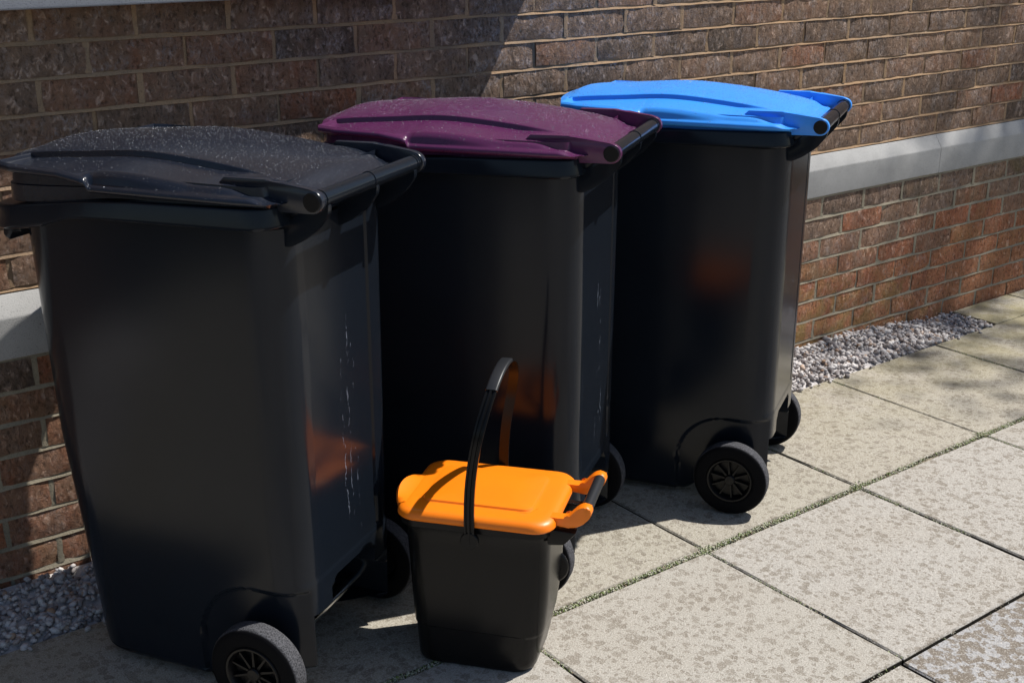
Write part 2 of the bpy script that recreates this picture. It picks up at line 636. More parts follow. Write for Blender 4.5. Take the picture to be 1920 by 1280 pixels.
slab_cache = {}
def add_slab(x0, x1, y0, y1, jx=0.0075, jy=0.0075, wet=0.0, tilt=0.0, dz=0.0):
    lx, ly = round(x1 - x0 - jx, 4), round(y1 - y0 - jy, 4)
    key = (lx, ly, random.randrange(3))
    if key not in slab_cache:
        slab_cache[key] = slab_mesh(lx, ly, hash(key) % 9999)
    o = link('paving_slab', slab_cache[key], pavement, M['slab'])
    o.location = ((x0 + x1) / 2, (y0 + y1) / 2, dz)
    o.rotation_euler = (random.uniform(-1, 1) * tilt, random.uniform(-1, 1) * tilt, random.uniform(-1, 1) * 0.0015)
    y = (y0 + y1) / 2
    o.color = (wet, 1.0 if y > YM else random.uniform(0.0, 0.55), 0, 1)
    return o


rows = [(YM + 0.0065, YG)]
y = YM - 0.0065
for k in range(8):
    rows.append((y - S + 0.01, y))
    y = y - S + 0.008
for ri, (y0, y1) in enumerate(rows):
    off = 0.0 if ri < 2 else -0.017
    for k in range(-7, 9):
        x0 = GX + k * S + off
        wet = 0.0
        if ri >= 2:
            wet = 0.92 if k == 0 and ri == 2 else random.choice((0.1, 0.2, 0.7))
        if ri == 2 and k == -1:
            wet = 0.05
        dz = random.uniform(-0.0025, 0.0015)
        add_slab(x0, x0 + S, y0, y1, wet=wet, tilt=0.0015, dz=dz)
# slabs tight against the wall beyond the gravel strip
XE = 4.227
for x0, x1 in ((XE, 4.62), (4.62, 5.22), (5.22, 5.82), (5.82, 6.42), (6.42, 7.02)):
    add_slab(x0, x1, YG, -0.031, tilt=0.001)

# ------------------------------------------------------------------ gravel
def gravel():
    base = []
    for s in range(9):
        bm = bmesh.new()
        bmesh.ops.create_icosphere(bm, subdivisions=1, radius=1.0)
        r = random.Random(s)
        for v in bm.verts:
            v.co *= r.uniform(0.62, 1.22)
        sc = (r.uniform(0.85, 1.35), r.uniform(0.75, 1.0), r.uniform(0.5, 0.8))
        for v in bm.verts:
            v.co = Vector((v.co.x * sc[0], v.co.y * sc[1], v.co.z * sc[2]))
        bm.verts.ensure_lookup_table()
        V = np.array([v.co[:] for v in bm.verts])
        F = np.array([[v.index for v in f.verts] for f in bm.faces])
        bm.free()
        base.append((V, F))
    VV, FF, nv = [], [], 0
    def surf(x, y):
        t = (y - YG) / (-0.0275 - YG)
        h = 0.052 * max(0.0, t) ** 0.8 if t > 0 else -0.01
        return h * sstep(XE + 0.02, XE - 0.7, x) - 0.004
    x_lo, x_hi = -0.9, XE - 0.01
    for layer, cnt in ((0, 2600), (1, 3600), (2, 1500)):
        for i in range(cnt):
            x = random.uniform(x_lo, x_hi)
            yy = random.uniform(YG + 0.006, -0.038)
            if layer == 2 and random.random() < 0.06:
                yy = YG - random.random() ** 2 * 0.03
            r = random.choice((0.0068, 0.008, 0.0092, 0.0105, 0.013)) * random.uniform(0.85, 1.15)
            z = surf(x, yy) + (layer - 1.0) * 0.006
            if yy < YG:
                z = 0.004
            V, F = base[random.randrange(9)]
            R = np.array(Euler((random.uniform(-.7, .7), random.uniform(-.7, .7), random.uniform(0, 6.3))).to_matrix())
            VV.append(V @ R.T * r + np.array([x, yy, z]))
            FF.append(F + nv)
            nv += len(V)
    V = np.concatenate(VV); F = np.concatenate(FF)
    me = D.meshes.new('gravel')
    me.vertices.add(len(V)); me.vertices.foreach_set('co', V.ravel())
    me.loops.add(F.size); me.loops.foreach_set('vertex_index', F.ravel())
    me.polygons.add(len(F)); me.polygons.foreach_set('loop_start', np.arange(0, F.size, 3))
    me.update(calc_edges=True); me.validate()
    o = link('gravel', me, None, M['gravel'])
    tag(o, 'strip of loose grey and mauve gravel along the foot of the brick wall', 'gravel', kind='stuff')
gravel()
V, F = [], []
for i in range(121):
    x = -1.5 + (XE + 1.49) * i / 120
    for j in range(7):
        yy = YG + (-0.03 - YG) * j / 6
        V.append((x, yy, -0.012 + 0.052 * (j / 6) ** 0.8 * sstep(XE + 0.02, XE - 0.7, x)))
for i in range(120):
    for j in range(6):
        a = i * 7 + j
        F.append((a, a + 7, a + 8, a + 1))
link('gravel_bed', mesh_from('gravel_bed', V, F), pavement, M['gravel'])


# ------------------------------------------------------------------ moss in the joints
def moss():
    oc = np.array([(1, 0, 0), (-1, 0, 0), (0, 1, 0), (0, -1, 0), (0, 0, 1), (0, 0, -1)], float)
    of = np.array([(0, 2, 4), (2, 1, 4), (1, 3, 4), (3, 0, 4), (2, 0, 5), (1, 2, 5), (3, 1, 5), (0, 3, 5)])
    VV, FF = [], []
    nv = 0
    def clump(x, y, z, r):
        nonlocal nv
        R = np.array(Euler((random.uniform(0, 3), random.uniform(0, 3), random.uniform(0, 6))).to_matrix())
        sc = np.array([random.uniform(.6, 1.4), random.uniform(.6, 1.3), random.uniform(.5, 1.1)])
        VV.append((oc * sc) @ R.T * r + np.array([x, y, z])); FF.append(of + nv); nv += 6
    # the broad joint parallel to the wall
    for i in range(15000):
        x = random.uniform(0.2, 5.2)
        dens = 0.42 + 0.6 * mnoise.noise((x * 3.1, 0.3, 0)) + 0.55 * mnoise.noise((x * 13, 1.3, 0))
        if random.random() > dens + 0.25:
            continue
        yy = YM + random.gauss(0, 0.0043) + 0.004 * mnoise.noise((x * 8, 9.1, 0))
        if abs(yy - YM) > 0.013:
            continue
        clump(x, yy, -0.006 + random.random() * 0.008 - abs(yy - YM) * 0.25, random.uniform(0.0012, 0.0036))
    # tufts in the narrow cross joints
    def cross(xj, y0, y1, amount, n):
        for i in range(n):
            t = random.random()
            yy = y0 + (y1 - y0) * t
            d = mnoise.noise((xj * 7.7, yy * 6, 2.2)) + amount * 0.4
            if random.random() > d * 1.6:
                continue
            clump(xj + random.gauss(0, 0.0022), yy, -0.006 + random.random() * 0.006, random.uniform(0.001, 0.0028))
    for k in range(-2, 6):
        cross(GX + k * S, YG, YM, 0.12, 900)
        cross(GX + k * S, YM, YM - 0.59, 0.16, 900)
    for i in range(500):
        x = random.uniform(1.2, 3.2)
        if mnoise.noise((x * 9, 5, 5)) + 0.0 > random.random() * 0.7:
            clump(x, YM - S + random.gauss(0, 0.002), -0.006 + random.random() * 0.005, random.uniform(0.001, 0.0024))
    # a few clumps round the crossings
    for k in range(-1, 5):
        for i in range(160):
            clump(GX + k * S + random.gauss(0, 0.012), YM + random.gauss(0, 0.009), -0.003 + random.random() * 0.006, random.uniform(0.001, 0.003))
    V = np.concatenate(VV); F = np.concatenate(FF)
    me = D.meshes.new('moss')
    me.vertices.add(len(V)); me.vertices.foreach_set('co', V.ravel())
    me.loops.add(F.size); me.loops.foreach_set('vertex_index', F.ravel())
    me.polygons.add(len(F)); me.polygons.foreach_set('loop_start', np.arange(0, F.size, 3))
    me.update(calc_edges=True); me.validate()
    o = link('moss', me, None, M['moss'])
    tag(o, 'green and grey moss growing in the joints between the paving slabs', 'moss', kind='stuff')
    # grit bed of the broad joint
    rows_ = 60
    V, F = [], []
    for i in range(rows_ + 1):
        x = -2 + 9 * i / rows_
        V += [(x, YM - 0.0105, -0.012), (x, YM, -0.008), (x, YM + 0.0105, -0.012)]
    for i in range(rows_):
        for j in range(2):
            F.append((i * 3 + j, i * 3 + 3 + j, i * 3 + 4 + j, i * 3 + 1 + j))
    link('joint_filling', mesh_from('joint_filling', V, F), pavement, M['mortar_low'])
moss()

# ================================================================== BRICK WALL
PP, ZB, ZA, ZT = 0.0275, 0.5823, 0.6804, 0.7293
wall = thing('brick_wall', 'brown and red brick wall with a pale stone band behind the bins', 'wall', (0, 0, 0))


def brick_mesh(seed, L=0.2155, H=0.0666, T=0.06):
    r = random.Random(seed)
    nx, nz = 6, 3
    def g(i, j):
        x = -L / 2 + L * i / nx; z = -H / 2 + H * j / nz
        y = r.uniform(-0.0013, 0.0013)
        if i in (0, nx):
            x += r.uniform(-.0016, .0016); y += 0.0015
        else:
            x += r.uniform(-.004, .004)
        if j in (0, nz):
            z += r.uniform(-.0021, .0021); y += 0.0017
        return [x, y, z]
    V = [g(i, j) for j in range(nz + 1) for i in range(nx + 1)]
    F = [(j * (nx + 1) + i, j * (nx + 1) + i + 1, (j + 1) * (nx + 1) + i + 1, (j + 1) * (nx + 1) + i) for j in range(nz) for i in range(nx)]
    per = [i for i in range(nx + 1)] + [(nx + 1) * j + nx for j in range(1, nz + 1)] + [(nx + 1) * nz + i for i in range(nx - 1, -1, -1)] + [(nx + 1) * j for j in range(nz - 1, 0, -1)]
    b0 = len(V)
    for p in per:
        V.append([V[p][0], T, V[p][2]])
    n = len(per)
    for k in range(n):
        F.append((per[k], b0 + k, b0 + (k + 1) % n, per[(k + 1) % n]))
    me = mesh_from('brick', V, F)
    me.materials.append(M['brick'])
    me.polygons.foreach_set('use_smooth', [True] * len(me.polygons))
    me.set_sharp_from_angle(angle=math.radians(40))
    return me


brick_vars = [brick_mesh(s) for s in range(10)]
camM = cam.rotation_euler.to_matrix().to_4x4()
camM.translation = cam.location
camI = camM.inverted()
FPX = 2296.67
def project(p):
    q = camI @ Vector(p)
    if q.z > -0.05:
        return None
    return 960 + FPX * q.x / -q.z, 640 - FPX * q.y / -q.z


courses = []   # (z centre, y face, phase x of a perp)
for k in range(9):
    courses.append((ZB - 0.0375 - 0.075 * k, -PP, 3.3857 + (0.1125 if k % 2 else 0.0)))
for k in range(24):
    courses.append((ZT + 0.0425 + 0.075 * k, 0.0, 3.593 + (0.1125 if k % 2 else 0.0)))
SILL = (-0.95, 2.118, 1.332, 1.47)
stuff = []
vis = []
for z, yf, ph in courses:
    k0 = int(math.floor((-1.6 - ph) / 0.225)); k1 = int(math.ceil((7.4 - ph) / 0.225))
    for k in range(k0, k1):
        xc = ph + 0.225 * k + 0.1125
        if z > SILL[2] - 0.03 and z < SILL[3] + 0.03 and xc - 0.11 < SILL[1] and xc + 0.11 > SILL[0]:
            continue
        if z > SILL[3] and SILL[0] + 0.1 < xc < SILL[1] - 0.1:
            continue
        pr = project((xc, yf, z))
        inside = pr is not None and -110 < pr[0] < 2010 and -45 < pr[1] < 1320
        vis.append((inside, xc, yf, z))


def brick_look(x, yf, z):
    r = random.random()
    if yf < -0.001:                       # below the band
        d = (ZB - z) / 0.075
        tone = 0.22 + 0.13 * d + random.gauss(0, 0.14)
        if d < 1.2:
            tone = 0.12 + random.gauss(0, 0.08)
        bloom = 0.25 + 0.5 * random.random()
        if x > 4.0 and d > 2.4:
            tone += 0.10; bloom *= 0.3
        algae = sstep(0.42, 0.08, z) * sstep(4.4, 3.3, x) * sstep(2.2, 2.8, x) * random.uniform(0.5, 1.1)
        if x < 1.4 and d > 1:
            tone = 0.62 + random.gauss(0, 0.1); bloom = 0.35; algae = 0.2 * random.random()
        algae += 0.35 * max(0, random.gauss(0, 0.5)) * (x > 3)
    else:
        tone = 0.27 + random.gauss(0, 0.16)
        bloom = 0.55 + 0.45 * random.random()
        if x < 1.9:
            tone += 0.10; bloom *= 0.55 if r < 0.6 else 1.0
        algae = 0.06 * random.random()
    return (min(1, max(0.02, tone)), min(1, bloom), min(1, max(0, algae)), 1)


def hidden(v):
    px, py = project((v[1], v[2], v[3]))
    if 150 < px < 640 and py > 320:
        return True
    if 640 <= px < 1080 and py > 275:
        return True
    return 1080 <= px < 1440 and py > 215


seen = [v for v in vis if v[0] and not hidden(v)]
seen.sort(key=lambda v: (Vector((v[1], v[2], v[3])) - cam.location).length)
pick = set(id(v) for v in seen[:300])
for v in vis:
    _, x, yf, z = v
    me = random.choice(brick_vars)
    jx, jy, jz = random.uniform(-.0022, .0022), random.uniform(-.0012, .0014), random.uniform(-.0012, .0012)
    if id(v) in pick:
        o = D.objects.new('brick', me)
        COL.objects.link(o)
        o.parent = wall
        o.location = (x + jx, yf + jy, z + jz)
        o.rotation_euler = (random.uniform(-.006, .006), random.uniform(-.005, .005), random.uniform(-.006, .006))
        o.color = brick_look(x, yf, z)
    else:
        nvt = len(me.vertices)
        co = np.empty(nvt * 3); me.vertices.foreach_get('co', co)
        stuff.append((yf < -0.001, co.reshape(-1, 3) + np.array([x + jx, yf + jy, z + jz]), [list(p.vertices) for p in me.polygons]))
for lower in (False, True):
    V_, F_, n_ = [], [], 0
    for low, co, fs in stuff:
        if low == lower:
            V_.append(co)
            F_ += [[i + n_ for i in f] for f in fs]
            n_ += len(co)
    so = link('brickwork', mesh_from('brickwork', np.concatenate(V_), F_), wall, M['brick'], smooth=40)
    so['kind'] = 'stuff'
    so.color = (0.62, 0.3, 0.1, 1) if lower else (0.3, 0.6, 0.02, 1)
print('BRICKS seen', len(seen), 'of', len(vis))


def mortar(name, z_lo, z_hi, yf, mat, joints, dep_top, dep_bot, recess, perp):
    V, F = [], []
    for z, y_, ph in courses:
        if y_ != yf:
            continue
        k0 = int(math.floor((-1.6 - ph) / 0.225)); k1 = int(math.ceil((7.4 - ph) / 0.225))
        for k in range(k0, k1):
            xp = ph + 0.225 * k
            if z > SILL[2] - 0.03 and SILL[0] - 0.01 < xp < SILL[1] + 0.01:
                continue
            b = len(V)
            d = yf + perp + random.choice((-0.0006, 0.0, 0.0004, 0.001, 0.0026, 0.0034))
            for j in range(4):
                zz = z - 0.034 + 0.068 * j / 3
                e = 0.0007 * mnoise.noise((xp * 13, zz * 60, 1.0))
                V += [(xp - 0.0075, d + 0.0006 + e, zz), (xp + 0.001, d - 0.0003 + e, zz), (xp + 0.0075, d + 0.0006 + e, zz)]
            for j in range(3):
                for i in range(2):
                    a = b + j * 3 + i
                    F.append((a, a + 1, a + 4, a + 3))
    x0, x1, n = -1.7, 7.5, 420
    # recessed sheet behind the bricks (seen in the upright joints)
    b = len(V)
    V += [(x0, yf + recess, z_lo), (x1, yf + recess, z_lo), (x1, yf + recess, z_hi), (x0, yf + recess, z_hi)]
    F.append((b, b + 1, b + 2, b + 3))
    for zj in joints:
        b = len(V)
        for i in range(n + 1):
            x = x0 + (x1 - x0) * i / n
            w = 0.0016 * mnoise.noise((x * 9, zj * 40, 0)) + 0.001 * mnoise.noise((x * 31, zj * 40, 3))
            e = 0.0012 * mnoise.noise((x * 14, zj * 40, 7))
            V += [(x, yf + recess - 0.0001, zj + 0.0075 + w), (x, yf + dep_top + e, zj + 0.0035 + w),
                  (x, yf + dep_bot + e, zj - 0.0048 + w), (x, yf + recess - 0.0001, zj - 0.0062 + w)]
        for i in range(n):
            for j in range(3):
                a = b + i * 4 + j
                F.append((a, a + 1, a + 5, a + 4))
    o = link(name, mesh_from(name, V, F), wall, mat, smooth=60)
    return o


mortar('mortar', -0.1, ZB - 0.001, -PP, M['mortar_low'], [ZB - 0.075 * k for k in range(0, 9)], 0.0034, 0.0004, 0.0046, 0.0014)
mortar('mortar', ZT - 0.01, 2.56, 0.0, M['mortar_up'], [ZT + 0.005 + 0.075 * k for k in range(0, 25)], 0.0054, -0.0002, 0.0066, 0.0017)

# pale stone band: separate blocks with joints
def band_block(x0, x1):
    prof = [(0.05, ZB + 0.003), (-PP - 0.004, ZB + 0.003), (-PP - 0.004, ZA), (-0.0015, ZT - 0.003), (0.05, ZT - 0.003)]
    pr = round_poly(prof, [0, 0.003, 0.004, 0.002, 0], 3)
    n = max(2, int((x1 - x0) / 0.05))
    rings = []
    for i in range(n + 1):
        x = x0 + (x1 - x0) * i / n
        rings.append([(x, y + 0.0008 * mnoise.noise((x * 6, y * 20, z * 20)), z + 0.0012 * mnoise.noise((x * 5, 4, z * 9))) for y, z in pr])
    V, F = loft(rings, close_u=False)
    F.append(tuple(range(len(pr)))); F.append(tuple(range(n * len(pr), (n + 1) * len(pr))))
    bm = bmesh.new()
    me = mesh_from('stone_band', V, F)
    bm.from_mesh(me)
    bmesh.ops.recalc_face_normals(bm, faces=bm.faces)
    bm.to_mesh(me); bm.free()
    link('stone_band', me, wall, M['band'], smooth=30)
for x0, x1 in ((-1.7, 0.30), (0.304, 1.36), (1.364, 2.70), (2.704, 4.0415), (4.0435, 5.38), (5.384, 7.5)):
    band_block(x0, x1)

# stone window sill at the top left, window above it
bm = bmesh.new()
prof = round_poly([(0.10, SILL[2] + 0.002), (-0.068, SILL[2]), (-0.068, SILL[2] + 0.09), (0.0, SILL[3] - 0.02), (0.10, SILL[3])], [0, .006, .008, .004, 0], 3)
rings = [[(x, y, z) for y, z in prof] for x in np.linspace(SILL[0], SILL[1], 30)]
V, F = loft(rings, close_u=False)
F.append(tuple(range(len(prof)))); F.append(tuple(range(29 * len(prof), 30 * len(prof))))
me = mesh_from('window_sill', V, F)
bm.from_mesh(me); bmesh.ops.recalc_face_normals(bm, faces=bm.faces); bm.to_mesh(me); bm.free()
link('window_sill', me, wall, M['sill'], smooth=30)


# ================================================================== WHEELED BINS
def zb_front(z):
    return interp(z, [(0.0, -0.460), (0.05, -0.468), (0.5, -0.512), (0.98, -0.521)])


def body_mesh():
    ztab = list(np.arange(0.012, 0.30, 0.004)) + list(np.linspace(0.31, 0.98, 34))
    back_y = None
    rings = []
    for z in ztab:
        xf = zb_front(z); xb = interp(z, [(0, 0.082), (1, 0.088)])
        w = interp(z, [(0, 0.196), (0.3, 0.200), (1, 0.212)])
        L = rrect(xf, xb, w, 0.095, 0.072, seg=10, dx=0.0042, dyb=0.0034, dyf=0.03)
        if rings and len(L) != len(rings[0]):
            L = resample_like(L, len(rings[0]))
        ring = []
        bot = 0.016 * (1 - min(1, (z - 0.012) / 0.02)) ** 2
        for (x, yy) in L:
            px, py = x, yy
            if abs(yy) > w - 0.05 and x > -0.24:
                # recessed wheel housing in the side wall
                cx, cz, r = -0.03, 0.112, 0.138
                if x < cx and z > cz:
                    sd = math.hypot(x - cx, z - cz) - r
                else:
                    sd = max(-0.168 - x, z - 0.250)
                dep = 0.011 * sstep(0.0, -0.009, sd) * sstep(w - 0.05, w - 0.02, abs(yy))
                py -= math.copysign(dep, yy)
            if x > xb - 0.02:
                # opening for the axle low in the back
                sd = max(abs(yy) - 0.086, z - 0.238)
                sd = max(sd, (abs(yy) + (z - 0.238) - 0.086 + 0.018) * 0.7071)
                sd = min(sd, max(abs(yy) - 0.150, z - 0.186))
                px -= 0.135 * sstep(0.001, -0.003, sd)
                # moulded seam lines of the flat back panel
                for ys, dp in ((-0.137, 0.0012), (0.105, 0.0065)):
                    if z > 0.27:
                        px -= dp * (max(0.0, 1 - abs(yy - ys) / 0.0034) if ys < 0 else (abs(yy - ys) < 0.0034))
            # base flare line
            zl = 0.262 + 0.10 * (x - 0.08) * 0 
            if x > -0.02:
                px += 0.0014 * sstep(zl + 0.004, zl - 0.004, z) * (1 if x > xb - 0.02 else 0)
            cx0, cy0 = (xf + xb) / 2, 0.0
            if bot > 0:
                px += -math.copysign(bot, px - cx0) * (abs(px - cx0) / 0.27)
                py += -math.copysign(bot, py) * (abs(py) / 0.2)
            # the base is cut higher between the wheels
            ring.append((px, py, z + 0.052 * sstep(-0.15, -0.06, x) * max(0.0, 1 - z / 0.16)))
        rings.append(ring)
    V, F = loft(rings, cap0=True)
    return mesh_from('bin_body', V, F)


def resample_like(L, n):
    P = np.array(L + [L[0]])
    d = np.concatenate([[0], np.cumsum(np.linalg.norm(np.diff(P, axis=0), axis=1))])
    t = np.linspace(0, d[-1], n + 1)[:-1]
    return list(zip(np.interp(t, d, P[:, 0]), np.interp(t, d, P[:, 1])))


def rim_mesh():
    rings = []
    prof = round_poly([(0.0, 0.0), (0.035, 0.0), (0.027, 0.041), (0.0, 0.041)], [0, .008, .005, 0], 3)
    loops = []
    for off, h in prof:
        L = rrect(-0.535 - off, 0.062 + off, 0.212 + off, 0.085 + off * .5, 0.020 + off, seg=8, dx=0.02, dyb=0.05, dyf=0.05)
        ring = []
        L = resample_like(L, 260)
        for x, yy in L:
            zlo = interp(x, [(-0.56, 0.938), (-0.46, 0.947), (-0.40, 0.958), (-0.35, 0.974), (-0.30, 0.981), (0.10, 0.988)])
            zhi = interp(x, [(-0.56, 0.982), (-0.30, 1.013), (-0.20, 1.020), (0.10, 1.028)])
            z = zlo + (zhi - zlo) * h / 0.041
            ring.append((x, yy, z))
        loops.append(ring)
    V, F = loft(loops)
    return mesh_from('bin_rim', V, F)


_ze = spline([(-0.50, 1.069), (-0.483, 1.072), (-0.34, 1.086), (-0.216, 1.094), (-0.105, 1.087), (0.016, 1.071), (0.10, 1.052), (0.135, 1.044)])
def lid_mesh():
    NV = 0
    rings = []
    us = np.concatenate([np.linspace(0, 0.03, 6), np.linspace(0.035, 0.30, 22), np.linspace(0.305, 0.40, 24), np.linspace(0.41, 0.80, 26), np.linspace(0.81, 1.0, 24)])
    for u in us:
        xm = -0.497 + u * (0.130 + 0.497)
        hw = interp(xm, [(-0.50, 0.236), (-0.46, 0.247), (-0.28, 0.249), (-0.262, 0.244), (0.06, 0.243), (0.13, 0.236)])
        # skirt lower edge: high at the front lip, low along the rim
        zb = interp(xm, [(-0.50, 1.057), (-0.34, 1.053), (-0.285, 1.045), (-0.274, 1.042), (-0.268, 1.030), (0.13, 1.030)])
        front = sstep(-0.250, -0.345, xm)
        ze = _ze(xm)
        step = 0.0125 * sstep(-0.484, -0.462, xm) * sstep(0.05, -0.06, xm)
        crown = 0.0105 * sstep(-0.496, -0.455, xm) * sstep(0.13, 0.06, xm)
        zg = ze - step
        zs = zg - 0.013 - 0.002 * front
        zs_f = zb + 0.011
        zo = zs * (1 - front) + min(zs, zs_f + 0.004) * front
        back = sstep(0.085, 0.128, xm)           # the lid drops to its hinge edge
        def dropz(z):
            return z * (1 - back) + min(z, 1.036) * back
        ftop = zb + 0.015
        P = [(hw - 0.004, zb), (hw + 0.003, zb + 0.004), (hw + 0.002, zb + 0.011), (hw - 0.005, ftop),
             (hw - 0.010 + 0.004 * front, max(ftop + 0.001, zo - 0.008 + 0.006 * front)), (hw - 0.019, zo + 0.001),
             (0.1455, zg), (0.1420, ze - step * 0.10), (0.135, ze + crown * 0.07)]
        R = [0, .004, .004, .003, .004, .005, .0012, .0022, .004]
        half = round_poly(P, R, 3)
        for q in (0.115, 0.09, 0.06, 0.03):
            half.append((q, ze + crown * (1 - (q / 0.14) ** 2)))
        full = half + [(0.0, ze + crown)] + [(-a, b) for a, b in reversed(half)]
        ring = []
        for yy, z in full:
            xf = -0.492 - 0.058 * (1 - min(1, (abs(yy) / 0.249)) ** 2)
            xb = 0.130 - 0.040 * sstep(0.165, 0.245, abs(yy)) - 0.0 
            x = xf + u * (xb - xf)
            zz = dropz(z)
            # lid panel falls in two facets behind the dome
            ring.append((x, yy, zz))
        rings.append(ring)
    V, F = loft(rings, close_u=False)
    n = len(rings[0])
    F.append(tuple(range(n)))
    F.append(tuple(reversed(range((len(rings) - 1) * n, len(rings) * n))))
    me = mesh_from('bin_lid', V, F)
    bm = bmesh.new(); bm.from_mesh(me)
    bmesh.ops.recalc_face_normals(bm, faces=bm.faces)
    # thickness underneath: solidify by inward shell
    bm.to_mesh(me); bm.free()
    return me


def skirt_mesh():
    # inner wall of the lid that closes on the rim, seen below the raised front lip
    def ring(off, z0, dz):
        L = resample_like(rrect(-0.502 - off, 0.075, 0.214 + off, 0.05, 0.03, seg=8, dx=0.02, dyb=0.05, dyf=0.05), 160)
        return [(x, yy, z0 + (0 if dz == 0 else -dz * sstep(-0.20, -0.47, x))) for x, yy in L]
    rings = [ring(0.004, 1.060, 0), ring(0.006, 1.040, 0.010), ring(0.009, 1.039, 0.011), ring(0.010, 1.021, 0.024), ring(0.0, 1.018, 0.024)]
    V, F = loft(rings)
    return mesh_from('lid_skirt', V, F)


def emblem_mesh():
    pts = []
    for x, yy in ((-0.425, -0.165), (-0.365, -0.165), (-0.365, -0.200), (-0.425, -0.200)):
        zg = _ze(x) - 0.0125
        pts.append((x, yy, zg - (abs(yy) - 0.1455) / 0.084 * 0.0148))
    V = [(x, yy, z - 0.002) for x, yy, z in pts] + [(x, yy, z + 0.0012) for x, yy, z in pts]
    F = [(7, 6, 5, 4), (0, 1, 5, 4), (1, 2, 6, 5), (2, 3, 7, 6), (3, 0, 4, 7)]
    return mesh_from('emblem_plate', V, F)


def arm_poly():
    P = [(-0.030, 1.060), (-0.018, 1.071), (0.068, 1.0725), (0.078, 1.068), (0.098, 1.0695), (0.152, 1.0615)]
    c = (0.158, 1.039)
    arc = [(c[0] + 0.0205 * math.cos(a), c[1] + 0.0205 * math.sin(a)) for a in np.linspace(math.radians(85), math.radians(-95), 14)]
    Q = [(0.120, 1.018), (0.085, 1.016), (0.060, 1.030), (0.0, 1.044), (-0.02, 1.048)]
    return P + arc + Q


def wheel_meshes():
    w = 0.046
    # tyre
    pr = round_poly([(0.060, -w / 2 + 0.004), (0.066, -w / 2), (0.092, -w / 2), (0.100, -w / 2 + 0.007), (0.100, w / 2 - 0.007), (0.092, w / 2), (0.066, w / 2), (0.060, w / 2 - 0.004)], 0.006, 3)
    # tread grooves
    out = []
    for r, yv in pr:
        out.append((r, yv))
    V, F = lathe_y(out, 64)
    tyre = mesh_from('tyre', V, F)
    # rim with ten spokes; outer face at -y
    bm = bmesh.new()
    pr = [(0.0602, -w / 2 + 0.004), (0.0615, -w / 2 + 0.002), (0.060, -w / 2 - 0.0015), (0.056, -w / 2 - 0.001), (0.052, -w / 2 + 0.006), (0.050, -w / 2 + 0.019), (0.012, -w / 2 + 0.020)]
    V, F = lathe_y(pr, 48)
    me = mesh_from('tmp', V, F); bm.from_mesh(me); D.meshes.remove(me)
    pr = [(0.0142, -w / 2 + 0.020), (0.0142, -w / 2 + 0.004), (0.012, -w / 2 + 0.001), (0.0001, -w / 2 + 0.0)]
    V, F = lathe_y(pr, 24)
    me = mesh_from('tmp', V, F); bm.from_mesh(me); D.meshes.remove(me)
    for k in range(10):
        a = 2 * math.pi * k / 10 + 0.2
        ca, sa = math.cos(a), math.sin(a)
        q = []
        for r, t, yv in ((0.013, 0.0028, -w / 2 + 0.007), (0.0515, 0.0018, -w / 2 + 0.007)):
            for sg in (-1, 1):
                for yy in (yv, -w / 2 + 0.0195):
                    q.append(bm.verts.new((r * ca - sg * t * sa, yy, r * sa + sg * t * ca)))
        for f in ((0, 2, 6, 4), (0, 4, 5, 1), (2, 3, 7, 6), (0, 1, 3, 2), (4, 6, 7, 5)):
            bm.faces.new([q[i] for i in f])
    rim = bm_mesh('wheel_rim', bm)
    return tyre, rim


def drops_mesh(lid_me, seed, n, size):
    r = random.Random(seed)
    polys = [p for p in lid_me.polygons if p.normal.z > 0.55 and p.area > 1e-7]
    areas = np.cumsum([p.area for p in polys])
    V, F = [], []
    seg = 7
    for i in range(n):
        p = polys[int(np.searchsorted(areas, r.random() * areas[-1]))]
        vs_ = [lid_me.vertices[k].co for k in p.vertices]
        a, b = r.random(), r.random()
        if len(vs_) > 4:
            continue
        c = (vs_[0] * (1 - a) + vs_[1] * a) * (1 - b) + (vs_[3 % len(vs_)] * (1 - a) + vs_[2] * a) * b
        nrm = p.normal
        # drops are fewer on the low shelf than on the dome
        if abs(c.y) > 0.15 and r.random() < 0.72:
            continue
        R = size * (0.00055 + 0.0010 * r.random() ** 2.5)
        if r.random() < 0.02:
            R *= 1.5
        tg = nrm.orthogonal().normalized(); bt = nrm.cross(tg)
        b0 = len(V)
        ex = r.uniform(0.8, 1.25)
        for h, rr in ((-0.05, 1.0), (0.38, 0.85), (0.6, 0.5)):
            for s in range(seg):
                an = 2 * math.pi * s / seg
                V.append(c + R * (rr * (tg * math.cos(an) * ex + bt * math.sin(an) / ex) + nrm * h))
        V.append(c + nrm * R * 0.68)
        for k in range(2):
            for s in range(seg):
                F.append((b0 + k * seg + s, b0 + k * seg + (s + 1) % seg, b0 + (k + 1) * seg + (s + 1) % seg, b0 + (k + 1) * seg + s))
        for s in range(seg):
            F.append((b0 + 2 * seg + s, b0 + 2 * seg + (s + 1) % seg, b0 + 3 * seg))
    return mesh_from('water_drops', V, F)


ME = {}
ME['body'] = body_mesh()
ME['rim'] = rim_mesh()
ME['lid'] = lid_mesh()
ME['skirt'] = skirt_mesh()
ME['emblem'] = emblem_mesh()
ME['tyre'], ME['wrim'] = wheel_meshes()


def own(me):
    return me.copy()


